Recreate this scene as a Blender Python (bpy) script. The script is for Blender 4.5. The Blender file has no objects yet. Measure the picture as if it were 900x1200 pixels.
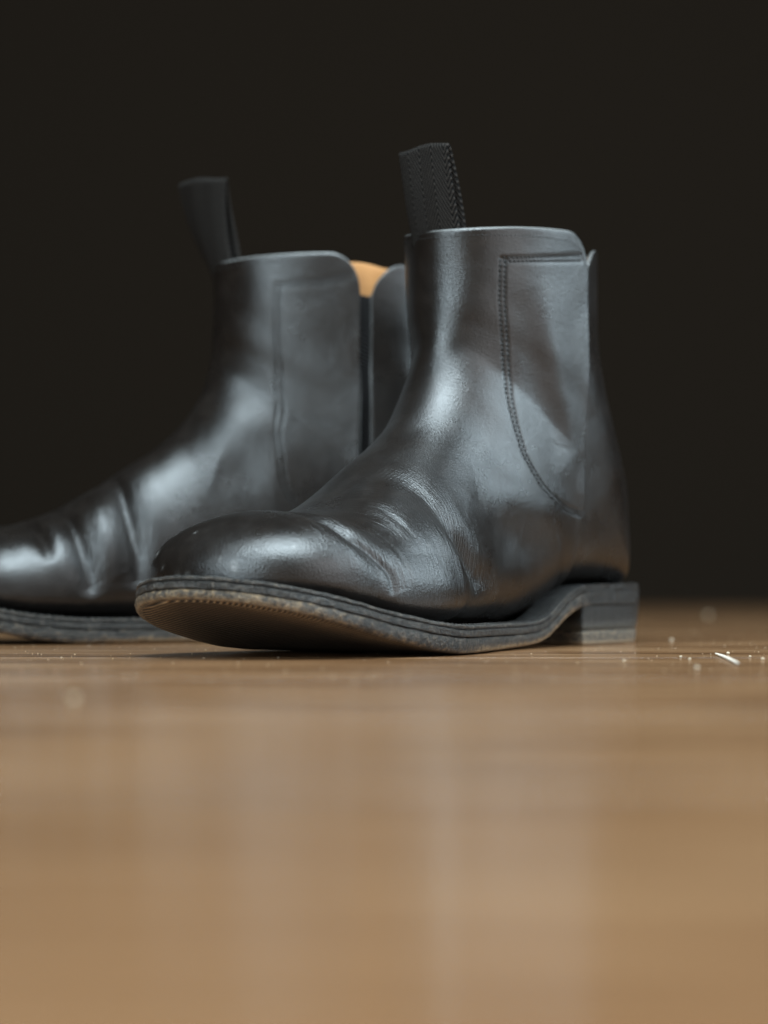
import bpy, math, random
import numpy as np
from mathutils import Vector

# ------------------------------------------------------------------ camera, world, lights, exposure
scene = bpy.context.scene
COL = scene.collection
R = math.radians
CAM_H = 0.028
cam_data = bpy.data.cameras.new("camera")
cam = bpy.data.objects.new("camera", cam_data)
COL.objects.link(cam)
cam.location = (0.0, 0.0, CAM_H)
cam.rotation_euler = (R(90), 0, 0)
cam_data.sensor_fit = 'VERTICAL'
cam_data.sensor_height = 36.0
cam_data.sensor_width = 27.0
cam_data.lens = 83.7
cam_data.shift_y = 0.0625
cam_data.clip_start = 0.01
cam_data.clip_end = 50.0
cam_data.dof.use_dof = True
cam_data.dof.focus_distance = 0.85
cam_data.dof.aperture_fstop = 6.6
scene.camera = cam

world = bpy.data.worlds.new("World")
scene.world = world
world.use_nodes = True
world.node_tree.nodes["Background"].inputs[0].default_value = (0.017, 0.0132, 0.0102, 1)
world.node_tree.nodes["Background"].inputs[1].default_value = 1.0


def area_light(name, loc, target, sx, sy, power, color):
    d = bpy.data.lights.new(name, 'AREA')
    d.shape = 'RECTANGLE'
    d.size, d.size_y = sx, sy
    d.energy = power
    d.color = color
    o = bpy.data.objects.new(name, d)
    COL.objects.link(o)
    o.location = loc
    o.rotation_euler = (Vector(target) - Vector(loc)).to_track_quat('-Z', 'Y').to_euler()
    return o


area_light("side_window", (1.14, 1.02, 0.68), (0.03, 0.95, 0.08), 0.52, 1.00, 16.0, (0.72, 0.90, 1.0))
area_light("front_left_window", (-0.66, -0.16, 0.66), (0.02, 0.92, 0.08), 0.50, 1.20, 21.0, (0.74, 0.91, 1.0))
area_light("overhead_light", (0.08, 0.46, 1.15), (0.03, 0.80, 0.0), 0.82, 0.72, 39.0, (0.76, 0.92, 1.0))
area_light("room_fill_right", (1.05, 0.20, 0.55), (0.03, 0.93, 0.10), 1.00, 1.00, 9.0, (0.92, 0.96, 1.0))
area_light("room_fill_back", (0.30, -1.5, 0.70), (0.0, 0.95, 0.08), 2.4, 1.6, 4.0, (1.0, 0.94, 0.88))

vs = scene.view_settings
vs.view_transform = 'Standard'
vs.look = 'None'
vs.exposure = 0.0
vs.gamma = 1.0
vs.use_curve_mapping = False
scene.cycles.use_denoising = True
scene.cycles.max_bounces = 6

# ------------------------------------------------------------------ material helpers
def new_mat(name):
    m = bpy.data.materials.new(name)
    m.use_nodes = True
    nt = m.node_tree
    return m, nt, nt.nodes["Principled BSDF"]


def N(nt, kind, **kw):
    n = nt.nodes.new(kind)
    for k, v in kw.items():
        if k.startswith("i_"):
            key = k[2:]
            key = int(key) if key.isdigit() else key
            n.inputs[key].default_value = v
        else:
            setattr(n, k, v)
    return n


def L(nt, a, b):
    nt.links.new(a, b)


def mathn(nt, op, a, b=None, clamp=False):
    n = nt.nodes.new("ShaderNodeMath")
    n.operation = op
    n.use_clamp = clamp
    for i, v in enumerate((a, b)):
        if v is None:
            continue
        if isinstance(v, (int, float)):
            n.inputs[i].default_value = v
        else:
            nt.links.new(v, n.inputs[i])
    return n.outputs[0]


def ramp(nt, fac, stops, interp='LINEAR'):
    n = nt.nodes.new("ShaderNodeValToRGB")
    n.color_ramp.interpolation = interp
    el = n.color_ramp.elements
    while len(el) > 1:
        el.remove(el[-1])
    el[0].position, el[0].color = stops[0][0], stops[0][1]
    for p, c in stops[1:]:
        e = el.new(p)
        e.color = c
    nt.links.new(fac, n.inputs[0])
    return n.outputs[0]


def g(v):
    return (v, v, v, 1)


def mapping(nt, scale, coord="Object", uvname=None):
    if uvname:
        tc = N(nt, "ShaderNodeUVMap", uv_map=uvname)
        src = tc.outputs[0]
    else:
        tc = nt.nodes.new("ShaderNodeTexCoord")
        src = tc.outputs[coord]
    mp = nt.nodes.new("ShaderNodeMapping")
    mp.inputs["Scale"].default_value = scale
    L(nt, src, mp.inputs[0])
    return mp.outputs[0]


def noise(nt, vec, scale, detail=4.0, rough=0.55, dist=0.0):
    n = nt.nodes.new("ShaderNodeTexNoise")
    n.inputs["Scale"].default_value = scale
    n.inputs["Detail"].default_value = detail
    n.inputs["Roughness"].default_value = rough
    n.inputs["Distortion"].default_value = dist
    L(nt, vec, n.inputs["Vector"])
    return n.outputs["Fac"]


def bump(nt, height, strength, distance, normal=None):
    b = nt.nodes.new("ShaderNodeBump")
    b.inputs["Strength"].default_value = strength
    b.inputs["Distance"].default_value = distance
    L(nt, height, b.inputs["Height"])
    if normal is not None:
        L(nt, normal, b.inputs["Normal"])
    return b.outputs[0]


def attr(nt, name):
    a = nt.nodes.new("ShaderNodeAttribute")
    a.attribute_name = name
    return a.outputs["Fac"]


def mixc(nt, fac, a, b):
    n = nt.nodes.new("ShaderNodeMix")
    n.data_type = 'RGBA'
    if isinstance(fac, (int, float)):
        n.inputs[0].default_value = fac
    else:
        L(nt, fac, n.inputs[0])
    for i, v in ((6, a), (7, b)):
        if isinstance(v, tuple):
            n.inputs[i].default_value = v
        else:
            L(nt, v, n.inputs[i])
    return n.outputs[2]


# ---- black calf leather
def mat_leather():
    m, nt, p = new_mat("black_leather")
    obj = mapping(nt, (1, 1, 1))
    uv = mapping(nt, (1, 1, 1), uvname="surf")
    crease = attr(nt, "crease")
    big = noise(nt, obj, 38, 5, 0.6)
    cl = noise(nt, obj, 120, 4, 0.6)
    p.inputs["Base Color"].default_value = (0.011, 0.0098, 0.0092, 1)
    L(nt, mixc(nt, ramp(nt, cl, [(0.45, g(0)), (0.75, g(1))]), (0.0070, 0.0052, 0.0042, 1), (0.012, 0.0092, 0.0075, 1)), p.inputs["Base Color"])
    r1 = nt.nodes.new("ShaderNodeMapRange")
    r1.inputs["From Min"].default_value = 0.3
    r1.inputs["From Max"].default_value = 0.7
    r1.inputs["To Min"].default_value = 0.24
    r1.inputs["To Max"].default_value = 0.36
    L(nt, big, r1.inputs[0])
    L(nt, r1.outputs[0], p.inputs["Roughness"])
    p.inputs["Specular IOR Level"].default_value = 0.58
    sc = attr(nt, "scuff")
    scf = mathn(nt, 'MULTIPLY', sc, ramp(nt, noise(nt, obj, 1400, 3, 0.6), [(0.4, g(0)), (0.6, g(1))]))
    L(nt, mixc(nt, scf, p.inputs["Base Color"].links[0].from_socket, (0.22, 0.21, 0.20, 1)), p.inputs["Base Color"])
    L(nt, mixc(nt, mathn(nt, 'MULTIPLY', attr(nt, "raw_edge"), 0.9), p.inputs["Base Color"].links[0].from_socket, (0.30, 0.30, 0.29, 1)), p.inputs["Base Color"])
    # fine grain
    v = N(nt, "ShaderNodeTexVoronoi", feature='F1')
    v.inputs["Scale"].default_value = 1900
    L(nt, obj, v.inputs["Vector"])
    grain = mathn(nt, 'ADD', v.outputs["Distance"], mathn(nt, 'MULTIPLY', noise(nt, obj, 1100, 2, 0.5), 0.5))
    b1 = bump(nt, grain, 0.24, 0.0004)
    # fine flex wrinkles, run across the foot (along t), packed along s
    st = mapping(nt, (1.0, 0.075, 1.0), uvname="surf")
    w1 = noise(nt, st, 820, 2, 0.5, 0.8)
    w2 = noise(nt, st, 300, 2, 0.5, 1.0)
    ridged = mathn(nt, 'ABSOLUTE', mathn(nt, 'SUBTRACT', w1, 0.5))
    ridged2 = mathn(nt, 'ABSOLUTE', mathn(nt, 'SUBTRACT', w2, 0.5))
    w = mathn(nt, 'ADD', mathn(nt, 'MINIMUM', ridged, 0.12), mathn(nt, 'MULTIPLY', mathn(nt, 'MINIMUM', ridged2, 0.10), 1.6))
    wr = mathn(nt, 'MULTIPLY', w, crease)
    b2 = bump(nt, wr, 0.40, 0.0020, b1)
    soft = noise(nt, obj, 60, 2, 0.5)
    b3 = bump(nt, soft, 0.12, 0.003, b2)
    L(nt, b3, p.inputs["Normal"])
    return m


def simple(name, col, rough, spec=0.5, bump_scale=None, bump_str=0.3, bump_d=0.0005, var=None):
    m, nt, p = new_mat(name)
    p.inputs["Base Color"].default_value = (*col, 1)
    p.inputs["Roughness"].default_value = rough
    p.inputs["Specular IOR Level"].default_value = spec
    obj = mapping(nt, (1, 1, 1))
    if var:
        f = noise(nt, obj, var[0], 4, 0.6)
        L(nt, mixc(nt, ramp(nt, f, [(0.35, g(0)), (0.65, g(1))]), (*col, 1), (*var[1], 1)), p.inputs["Base Color"])
    if bump_scale:
        L(nt, bump(nt, noise(nt, obj, bump_scale, 4, 0.6), bump_str, bump_d), p.inputs["Normal"])
    return m


# ---- worn painted edge: black edge dressing, rubbed through to leather where "wear" is high
def mat_edge(name, dark, mid, worn, rough=0.5, stretch=(1, 1, 1)):
    m, nt, p = new_mat(name)
    obj = mapping(nt, stretch)
    wear_shade = attr(nt, "wear_shade")
    n1 = noise(nt, obj, 480, 5, 0.7)
    n2 = noise(nt, obj, 1500, 4, 0.7)
    f = mathn(nt, 'ADD', wear_shade, mathn(nt, 'MULTIPLY', mathn(nt, 'SUBTRACT', n1, 0.5), 1.5))
    f2 = mathn(nt, 'ADD', f, mathn(nt, 'MULTIPLY', mathn(nt, 'SUBTRACT', n2, 0.5), 0.7))
    L(nt, ramp(nt, f2, [(0.25, (*dark, 1)), (0.55, (*mid, 1)), (0.95, (*worn, 1))]), p.inputs["Base Color"])
    p.inputs["Roughness"].default_value = rough
    p.inputs["Specular IOR Level"].default_value = 0.45
    h = mathn(nt, 'ADD', n1, mathn(nt, 'MULTIPLY', n2, 0.7))
    L(nt, bump(nt, h, 1.0, 0.0016), p.inputs["Normal"])
    return m


def mat_underside():
    m, nt, p = new_mat("sole_underside")
    obj = mapping(nt, (1, 1, 1))
    # fine diagonal ribs across the tread
    mp = nt.nodes.new("ShaderNodeMapping")
    mp.inputs["Rotation"].default_value = (0, 0, R(28))
    tc = nt.nodes.new("ShaderNodeTexCoord")
    L(nt, tc.outputs["Object"], mp.inputs[0])
    wv = N(nt, "ShaderNodeTexWave", wave_type='BANDS', bands_direction='X')
    wv.inputs["Scale"].default_value = 200
    wv.inputs["Distortion"].default_value = 0.8
    wv.inputs["Detail"].default_value = 1.0
    L(nt, mp.outputs[0], wv.inputs["Vector"])
    n1 = noise(nt, obj, 90, 5, 0.65)
    n2 = noise(nt, obj, 700, 3, 0.6)
    f = mathn(nt, 'ADD', mathn(nt, 'MULTIPLY', wv.outputs["Fac"], 0.85), mathn(nt, 'MULTIPLY', n1, 0.35))
    L(nt, ramp(nt, f, [(0.25, (0.018, 0.012, 0.008, 1)), (0.6, (0.110, 0.068, 0.036, 1)), (0.95, (0.34, 0.23, 0.125, 1))]), p.inputs["Base Color"])
    L(nt, mixc(nt, attr(nt, 'wear_shade'), (0.022, 0.014, 0.009, 1), p.inputs["Base Color"].links[0].from_socket), p.inputs["Base Color"])  # base darkened toward the middle: contact shade painted in; worn toe edge stays pale
    p.inputs["Roughness"].default_value = 0.7
    h = mathn(nt, 'ADD', wv.outputs["Fac"], mathn(nt, 'MULTIPLY', n2, 0.6))
    L(nt, bump(nt, h, 1.0, 0.0009), p.inputs["Normal"])
    return m


def mat_webbing():
    m, nt, p = new_mat("herringbone_webbing")
    uvn = N(nt, "ShaderNodeUVMap", uv_map="surf")
    sep = nt.nodes.new("ShaderNodeSeparateXYZ")
    L(nt, uvn.outputs[0], sep.inputs[0])
    u, v = sep.outputs[0], sep.outputs[1]          # metres across, metres along
    zig = mathn(nt, 'PINGPONG', mathn(nt, 'ADD', u, 0.1), 0.0052)
    ph = mathn(nt, 'ADD', v, mathn(nt, 'MULTIPLY', zig, 2.2))
    st = mathn(nt, 'SINE', mathn(nt, 'MULTIPLY', ph, 2 * math.pi / 0.0025))
    fib = noise(nt, mapping(nt, (1, 1, 1)), 2200, 3, 0.7)
    h = mathn(nt, 'ADD', mathn(nt, 'MULTIPLY', st, 0.5), mathn(nt, 'MULTIPLY', fib, 1.0))
    L(nt, ramp(nt, h, [(0.1, (0.0010, 0.0008, 0.0007, 1)), (0.5, (0.0025, 0.0021, 0.0018, 1)), (0.9, (0.036, 0.031, 0.027, 1))]), p.inputs["Base Color"])
    p.inputs["Roughness"].default_value = 0.85
    p.inputs["Specular IOR Level"].default_value = 0.12
    L(nt, bump(nt, h, 0.7, 0.0008), p.inputs["Normal"])
    return m


def mat_elastic():
    m, nt, p = new_mat("black_elastic")
    uvn = N(nt, "ShaderNodeUVMap", uv_map="surf")
    sep = nt.nodes.new("ShaderNodeSeparateXYZ")
    L(nt, uvn.outputs[0], sep.inputs[0])
    st = mathn(nt, 'SINE', mathn(nt, 'MULTIPLY', sep.outputs[1], 2 * math.pi / 0.0016))
    p.inputs["Base Color"].default_value = (0.010, 0.009, 0.009, 1)
    p.inputs["Roughness"].default_value = 0.9
    p.inputs["Specular IOR Level"].default_value = 0.2
    L(nt, bump(nt, st, 0.8, 0.0006), p.inputs["Normal"])
    return m


def mat_wood():
    m, nt, p = new_mat("oiled_wood")
    oi = nt.nodes.new("ShaderNodeObjectInfo")
    tc = nt.nodes.new("ShaderNodeTexCoord")
    add = nt.nodes.new("ShaderNodeVectorMath")
    add.operation = 'MULTIPLY_ADD'
    L(nt, oi.outputs["Random"], add.inputs[0])
    add.inputs[1].default_value = (7.3, 3.1, 0)
    L(nt, tc.outputs["Object"], add.inputs[2])
    def mp(sc):
        q = nt.nodes.new("ShaderNodeMapping")
        q.inputs["Scale"].default_value = sc
        L(nt, add.outputs[0], q.inputs[0])
        return q.outputs[0]
    broad = noise(nt, mp((1.0, 9, 1)), 3.0, 5, 0.6, 0.6)
    mid = noise(nt, mp((7, 60, 1)), 1.3, 5, 0.6, 0.5)
    grain = noise(nt, mp((5, 160, 1)), 1.6, 6, 0.65, 0.4)
    pores = noise(nt, mp((30, 900, 1)), 1.0, 3, 0.7)
    f = mathn(nt, 'ADD', mathn(nt, 'ADD', mathn(nt, 'MULTIPLY', broad, 0.06), mathn(nt, 'MULTIPLY', mid, 0.56)), mathn(nt, 'MULTIPLY', grain, 0.38))
    c = ramp(nt, f, [(0.38, (0.046, 0.019, 0.008, 1)), (0.5, (0.198, 0.097, 0.043, 1)), (0.63, (0.36, 0.212, 0.111, 1))])
    pc = ramp(nt, pores, [(0.30, g(1)), (0.42, g(0))])
    c2 = mixc(nt, pc, c, (0.055, 0.028, 0.014, 1))
    L(nt, c2, p.inputs["Base Color"])
    rr = nt.nodes.new("ShaderNodeMapRange")
    rr.inputs["To Min"].default_value = 0.13
    rr.inputs["To Max"].default_value = 0.22
    L(nt, grain, rr.inputs[0])
    L(nt, rr.outputs[0], p.inputs["Roughness"])
    p.inputs["Specular IOR Level"].default_value = 0.5
    h = mathn(nt, 'ADD', mathn(nt, 'MULTIPLY', grain, 1.0), mathn(nt, 'MULTIPLY', pores, 0.6))
    L(nt, bump(nt, h, 0.07, 0.0010), p.inputs["Normal"])
    return m


M = {
    'leather': mat_leather(),
    'edge': mat_edge("welt_edge", (0.010, 0.009, 0.008), (0.055, 0.048, 0.041), (0.22, 0.175, 0.13), 0.36),
    'outedge': mat_edge("outsole_edge", (0.010, 0.009, 0.008), (0.062, 0.050, 0.039), (0.32, 0.22, 0.125), 0.45),
    'heel': mat_edge("heel_stack", (0.012, 0.010, 0.009), (0.040, 0.036, 0.032), (0.17, 0.165, 0.145), 0.42, (1, 1, 7)),
    'toppiece': mat_edge("heel_top_piece", (0.018, 0.016, 0.014), (0.070, 0.065, 0.056), (0.42, 0.31, 0.20), 0.6, (1, 1, 2)),
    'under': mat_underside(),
    'webbing': mat_webbing(),
    'elastic': mat_elastic(),
    'lining': simple("tan_lining", (0.42, 0.20, 0.068), 0.6, 0.35, 500, 0.3, 0.0005, (60, (0.34, 0.155, 0.05))),
    'thread': simple("black_thread", (0.008, 0.0075, 0.007), 0.6, 0.35, 3000, 0.5, 0.0003),
    'wood': mat_wood(),
    'backdrop': simple("dark_backdrop", (0.0138, 0.0102, 0.0074), 1.0, 0.0, 30, 0.2, 0.002),
    'subfloor': simple("subfloor", (0.05, 0.03, 0.02), 0.9, 0.2, 60, 0.3, 0.001),
    'crumb': simple("pale_crumb", (0.46, 0.38, 0.28), 0.8, 0.3, 900, 0.5, 0.0005, (300, (0.32, 0.25, 0.17))),
    'splinter': simple("pale_splinter", (0.72, 0.66, 0.57), 0.7, 0.3, 700, 0.5, 0.0005, (200, (0.60, 0.52, 0.42))),
}


# ------------------------------------------------------------------ mesh helpers
def mesh_obj(name, verts, faces, mat, parent=None, uv=None, attrs=None, smooth=True, mats=None, mat_idx=None):
    verts = np.asarray(verts, dtype=np.float32).reshape(-1, 3)
    me = bpy.data.meshes.new(name)
    if isinstance(faces, np.ndarray):
        nf, k = faces.shape
        me.vertices.add(len(verts))
        me.vertices.foreach_set("co", verts.ravel())
        me.loops.add(nf * k)
        me.loops.foreach_set("vertex_index", faces.astype(np.int32).ravel())
        me.polygons.add(nf)
        me.polygons.foreach_set("loop_start", np.arange(0, nf * k, k, dtype=np.int32))
        me.update(calc_edges=True)
        me.validate()
    else:
        me.from_pydata([tuple(map(float, v)) for v in verts], [], faces)
    me.polygons.foreach_set("use_smooth", np.full(len(me.polygons), smooth))
    if uv is not None:
        lay = me.uv_layers.new(name="surf")
        vi = np.empty(len(me.loops), dtype=np.int32)
        me.loops.foreach_get("vertex_index", vi)
        lay.data.foreach_set("uv", np.asarray(uv, dtype=np.float32)[vi].ravel())
    for k, a in (attrs or {}).items():
        at = me.attributes.new(k, 'FLOAT', 'POINT')
        at.data.foreach_set("value", np.asarray(a, dtype=np.float32))
    for mm in (mats or [mat]):
        me.materials.append(mm)
    if mat_idx is not None:
        me.polygons.foreach_set("material_index", np.asarray(mat_idx, dtype=np.int32))
    me.update()
    o = bpy.data.objects.new(name, me)
    COL.objects.link(o)
    if parent is not None:
        o.parent = parent
    return o


def grid_faces(nr, nc, wrap=False, flip=False):
    r = np.arange(nr - 1)[:, None]
    c = np.arange(nc if wrap else nc - 1)[None, :]
    c2 = (c + 1) % nc
    a = r * nc + c
    b = r * nc + c2
    d = (r + 1) * nc + c
    e = (r + 1) * nc + c2
    f = np.stack([a, b, e, d], -1).reshape(-1, 4)
    return f[:, ::-1].copy() if flip else f


def tag(o, label=None, cat=None, group=None, kind=None):
    if label: o["label"] = label
    if cat: o["category"] = cat
    if group: o["group"] = group
    if kind: o["kind"] = kind
    return o


# ------------------------------------------------------------------ setting: floor of planks, dark backdrop
def box(x0, x1, y0, y1, z0, z1, b=0.0):
    if b <= 0:
        v = [(x, y, z) for z in (z0, z1) for y in (y0, y1) for x in (x0, x1)]
        f = [(0, 2, 3, 1), (4, 5, 7, 6), (0, 1, 5, 4), (2, 6, 7, 3), (0, 4, 6, 2), (1, 3, 7, 5)]
        return v, f
    v = [(x0, y0, z0), (x1, y0, z0), (x1, y1, z0), (x0, y1, z0),
         (x0, y0, z1 - b), (x1, y0, z1 - b), (x1, y1, z1 - b), (x0, y1, z1 - b),
         (x0 + b, y0 + b, z1), (x1 - b, y0 + b, z1), (x1 - b, y1 - b, z1), (x0 + b, y1 - b, z1)]
    f = [(0, 3, 2, 1), (8, 9, 10, 11)]
    for i in range(4):
        j = (i + 1) % 4
        f += [(i, j, 4 + j, 4 + i), (4 + i, 4 + j, 8 + j, 8 + i)]
    return v, f


FLOOR_BACK = 2.37
v, f = box(-1.4, 1.4, -0.35, FLOOR_BACK, -0.03, -0.0165)
floor = mesh_obj("floor", v, f, M['subfloor'], smooth=False)
tag(floor, kind="structure")
rng = random.Random(4)
pw = 0.165
y = 0.815 - pw * 7
k = 0
while y < FLOOR_BACK - 0.01:
    y1 = min(y + pw, FLOOR_BACK - 0.001)
    off = rng.uniform(0.15, 0.55) * (1 if k % 2 else -1)
    spans = [(-1.4, 1.4)]
    if k in (3, 9, 11, 14):
        spans = [(-1.4, off), (off, 1.4)]
    for xa, xb in spans:
        cx, cy = (xa + xb) / 2, (y + y1) / 2
        v, f = box(xa - cx + .0004, xb - cx - .0004, y - cy + .0002, y1 - cy - .0002, -0.016, 0.0, 0.0003)
        pl = mesh_obj("plank", v, f, M['wood'], floor, smooth=False)
        pl.location = (cx, cy, 0)
    y += pw
    k += 1

v, f = box(-1.4, 1.4, FLOOR_BACK, FLOOR_BACK + 0.02, -0.03, 1.6)
backdrop = mesh_obj("backdrop_wall", v, f, M['backdrop'], smooth=False)
tag(backdrop, kind="structure")

#@@SHAPE
# ------------------------------------------------------------------ boot shape (metres, left boot; x forward from the heel, y to the outer side, z up)
def pchip(xs, ys, x):
    xs = np.asarray(xs, float); ys = np.asarray(ys, float)
    h = np.diff(xs); d = np.diff(ys) / h
    m = np.zeros_like(ys)
    w1 = 2 * h[1:] + h[:-1]; w2 = h[1:] + 2 * h[:-1]
    ok = d[:-1] * d[1:] > 0
    with np.errstate(divide='ignore', invalid='ignore'):
        hm = (w1 + w2) / (w1 / d[:-1] + w2 / d[1:])
    m[1:-1] = np.where(ok, hm, 0)
    m[0] = d[0]; m[-1] = d[-1]
    x = np.clip(x, xs[0], xs[-1])
    i = np.clip(np.searchsorted(xs, x, side='right') - 1, 0, len(h) - 1)
    t = (x - xs[i]) / h[i]
    return ((1 + 2 * t) * (1 - t) ** 2 * ys[i] + t * (1 - t) ** 2 * h[i] * m[i]
            + t * t * (3 - 2 * t) * ys[i + 1] + t * t * (t - 1) * h[i] * m[i + 1])


def sstep(a, b, x):
    t = np.clip((x - a) / (b - a), 0, 1)
    return t * t * (3 - 2 * t)


# sole: underside height, thickness, side outlines
SB_X = [0.0, .060, .072, .079, .085, .092, .100, .110, .130, .150, .188, .207, .226, .245, .265, .282]
SB_Z = [.0165, .0162, .0150, .0128, .0102, .0066, .0033, .0016, .0007, .0004, .0004, .0018, .0052, .0098, .0155, .0205]
def sole_bot(x): return pchip(SB_X, SB_Z, x)
def sole_thk(x): return pchip([0, .06, .085, .10, .13, .15, .20, .25, .286], [.0085, .0085, .0092, .0090, .0096, .0100, .0103, .0092, .0080], x)
def sole_top(x): return sole_bot(x) + sole_thk(x)
TOE_X0, TOE_L = .233, .0475
YL_X = [.0, .02, .04, .06, .09, .12, .15, .175, .198, .217, .235]
YL_Y = [.0315, .0323, .0328, .0325, .0318, .0335, .0395, .0470, .0505, .0500, .0465]
YM_Y = [.0315, .0320, .0325, .0320, .0300, .0295, .0330, .0400, .0445, .0460, .0450]
YC_TOE = -.006
def sole_side(x, side):
    x = np.asarray(x, float)
    base = pchip(YL_X, YL_Y if side > 0 else YM_Y, np.minimum(x, TOE_X0))
    r = .032
    hf = np.sqrt(np.clip(1 - np.clip((r - x) / r, 0, 1) ** 2.3, 0, 1))
    q = np.clip((x - TOE_X0) / TOE_L, 0, 1)
    tf = np.clip(1 - q ** 2.15, 0, 1) ** (1 / 1.95)
    e = base * hf
    yc = YC_TOE * sstep(.19, .285, x)
    return side * (e * tf) + yc * (1 - 0) * 1


# upper: sections from the toe tip back over the instep and up the shaft
# T = ridge point, B = sole/back point, k = height share of the widest place
ST = []
UT_L = .0415
UPPER_TIP = TOE_X0 + UT_L
def upper_side(x, side):
    base = pchip(YL_X, YL_Y if side > 0 else YM_Y, np.minimum(x, TOE_X0)) - .0055
    q = np.clip((x - TOE_X0) / UT_L, 0, 1)
    tf = np.clip(1 - q ** 2.2, 0, 1) ** (1 / 2.0)
    return side * base * tf + YC_TOE * sstep(.19, .285, x)
TOP_X = [.145, .155, .168, .186, .204, .219, .238, .286]
TOP_Z = [.0930, .0820, .0735, .0625, .0532, .0486, .0466, .0455]
for q in (1.0, .998, .99, .975, .95, .91, .85, .77, .66, .52, .36, .18, 0.0):
    x = TOE_X0 + UT_L * q
    zb = float(sole_top(x)) - .002
    hh = (float(pchip(TOP_X, TOP_Z, x)) - zb) * max(0.0, 1 - q ** 2.25) ** (1 / 2.0)
    yl, ym = float(upper_side(x, 1)), float(upper_side(x, -1))
    ST.append((x, zb + hh + .004, x, zb, .30, yl, ym, (yl + ym) / 2, 2.25, 3.0))
for x in (.222, .210, .198, .186):
    zb = float(sole_top(x)) - .002
    yl, ym = float(upper_side(x, 1)), float(upper_side(x, -1))
    ST.append((x, float(pchip(TOP_X, TOP_Z, x)), x, zb, .27, yl, ym, (yl + ym) / 2 - .002, 2.15, 3.0))
ST += [
    # Tx    Tz     Bx    Bz     k    yl      ym      yT     nt    nb
    (.171, .0720, .172, .0095, .27, .0385, -.0335, -.001, 2.1, 2.8),
    (.157, .0810, .150, .0115, .29, .0350, -.0310, -.001, 2.05, 2.6),
    (.147, .0900, .124, .0165, .32, .0325, -.0300, .000, 2.0, 2.5),
    (.1405, .0985, .094, .0225, .35, .0315, -.0305, .000, 2.0, 2.5),
    (.1360, .1070, .060, .0245, .38, .0318, -.0310, .000, 2.0, 3.0),
    (.1335, .1140, .029, .0255, .40, .0320, -.0312, .000, 2.0, 3.3),
    (.1323, .1190, .0085, .0235, .40, .0325, -.0316, .000, 2.0, 3.0),
    (.1317, .1225, .0035, .0330, .41, .0332, -.0322, .000, 2.0, 2.5),
    (.1312, .1270, .0022, .0500, .43, .0340, -.0330, .000, 2.0, 2.2),
    (.1308, .1330, .0090, .0730, .46, .0345, -.0335, .000, 2.0, 2.05),
    (.1305, .1400, .0185, .0960, .48, .0340, -.0330, .000, 2.0, 2.0),
    (.1304, .1480, .0265, .1200, .49, .0338, -.0328, .000, 2.0, 2.0),
    (.1306, .1535, .0270, .1400, .50, .0338, -.0328, .000, 2.0, 2.0),
    (.1310, .1600, .0275, .1595, .50, .0340, -.0330, .000, 2.0, 2.0),
]
ST = np.array(ST)
for _r in ST[-14:-7]:
    _r[3] = float(sole_top(_r[2])) - .0025
_dT = np.hypot(np.diff(ST[:, 0]), np.diff(ST[:, 1]))
_dB = np.hypot(np.diff(ST[:, 2]), np.diff(ST[:, 3]))
SS = np.concatenate([[0], np.cumsum(np.maximum(.6 * _dT + .4 * _dB, 1e-4))])
SMAX = SS[-1]


def base_surf(s, t):
    """point on the upper; t = 0 on the ridge, +pi/2 outer side, pi underneath / at the back"""
    s, t = np.broadcast_arrays(np.asarray(s, float), np.asarray(t, float))
    P = [pchip(SS, ST[:, j], s) for j in range(10)]
    c, sn = np.cos(t), np.sin(t)
    n = np.where(c >= 0, P[8], P[9])
    r = (np.abs(c) ** n + np.abs(sn) ** n) ** (-1 / n)
    c, sn = r * c, r * sn
    al = np.where(c >= 0, P[4] + (1 - P[4]) * c, P[4] + P[4] * c)
    yy = np.where(sn >= 0, P[7] + (P[5] - P[7]) * sn, P[7] - (P[7] - P[6]) * (-sn) * 1.0)
    yy = np.where(sn >= 0, yy, P[7] + (P[7] - P[6]) * sn)
    x = P[2] + (P[0] - P[2]) * al
    z = P[3] + (P[1] - P[3]) * al
    # the collar dips a little at the front
    z = z + 2.5 * yy * yy * sstep(.10, .16, z)
    return np.stack([x, yy, z], -1)


def surf_normal(s, t):
    e = 1e-4
    ds = base_surf(np.minimum(s + e, SMAX), t) - base_surf(np.maximum(s - e, 1e-5), t)
    dt = base_surf(s, t + e) - base_surf(s, t - e)
    n = np.cross(dt, ds)
    n /= np.maximum(np.linalg.norm(n, axis=-1, keepdims=True), 1e-12)
    return n
#@@END


# ------------------------------------------------------------------ creases: polylines on the surface, each a valley or a ridge
def polyline3(pts, n=60):
    pts = np.asarray(pts, float)
    d = np.concatenate([[0], np.cumsum(np.hypot(np.diff(pts[:, 0]), np.diff(pts[:, 1]) * .04))])
    u = np.linspace(0, d[-1], n)
    s = pchip(d, pts[:, 0], u); t = pchip(d, pts[:, 1], u)
    return s, t, u / d[-1]


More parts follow.
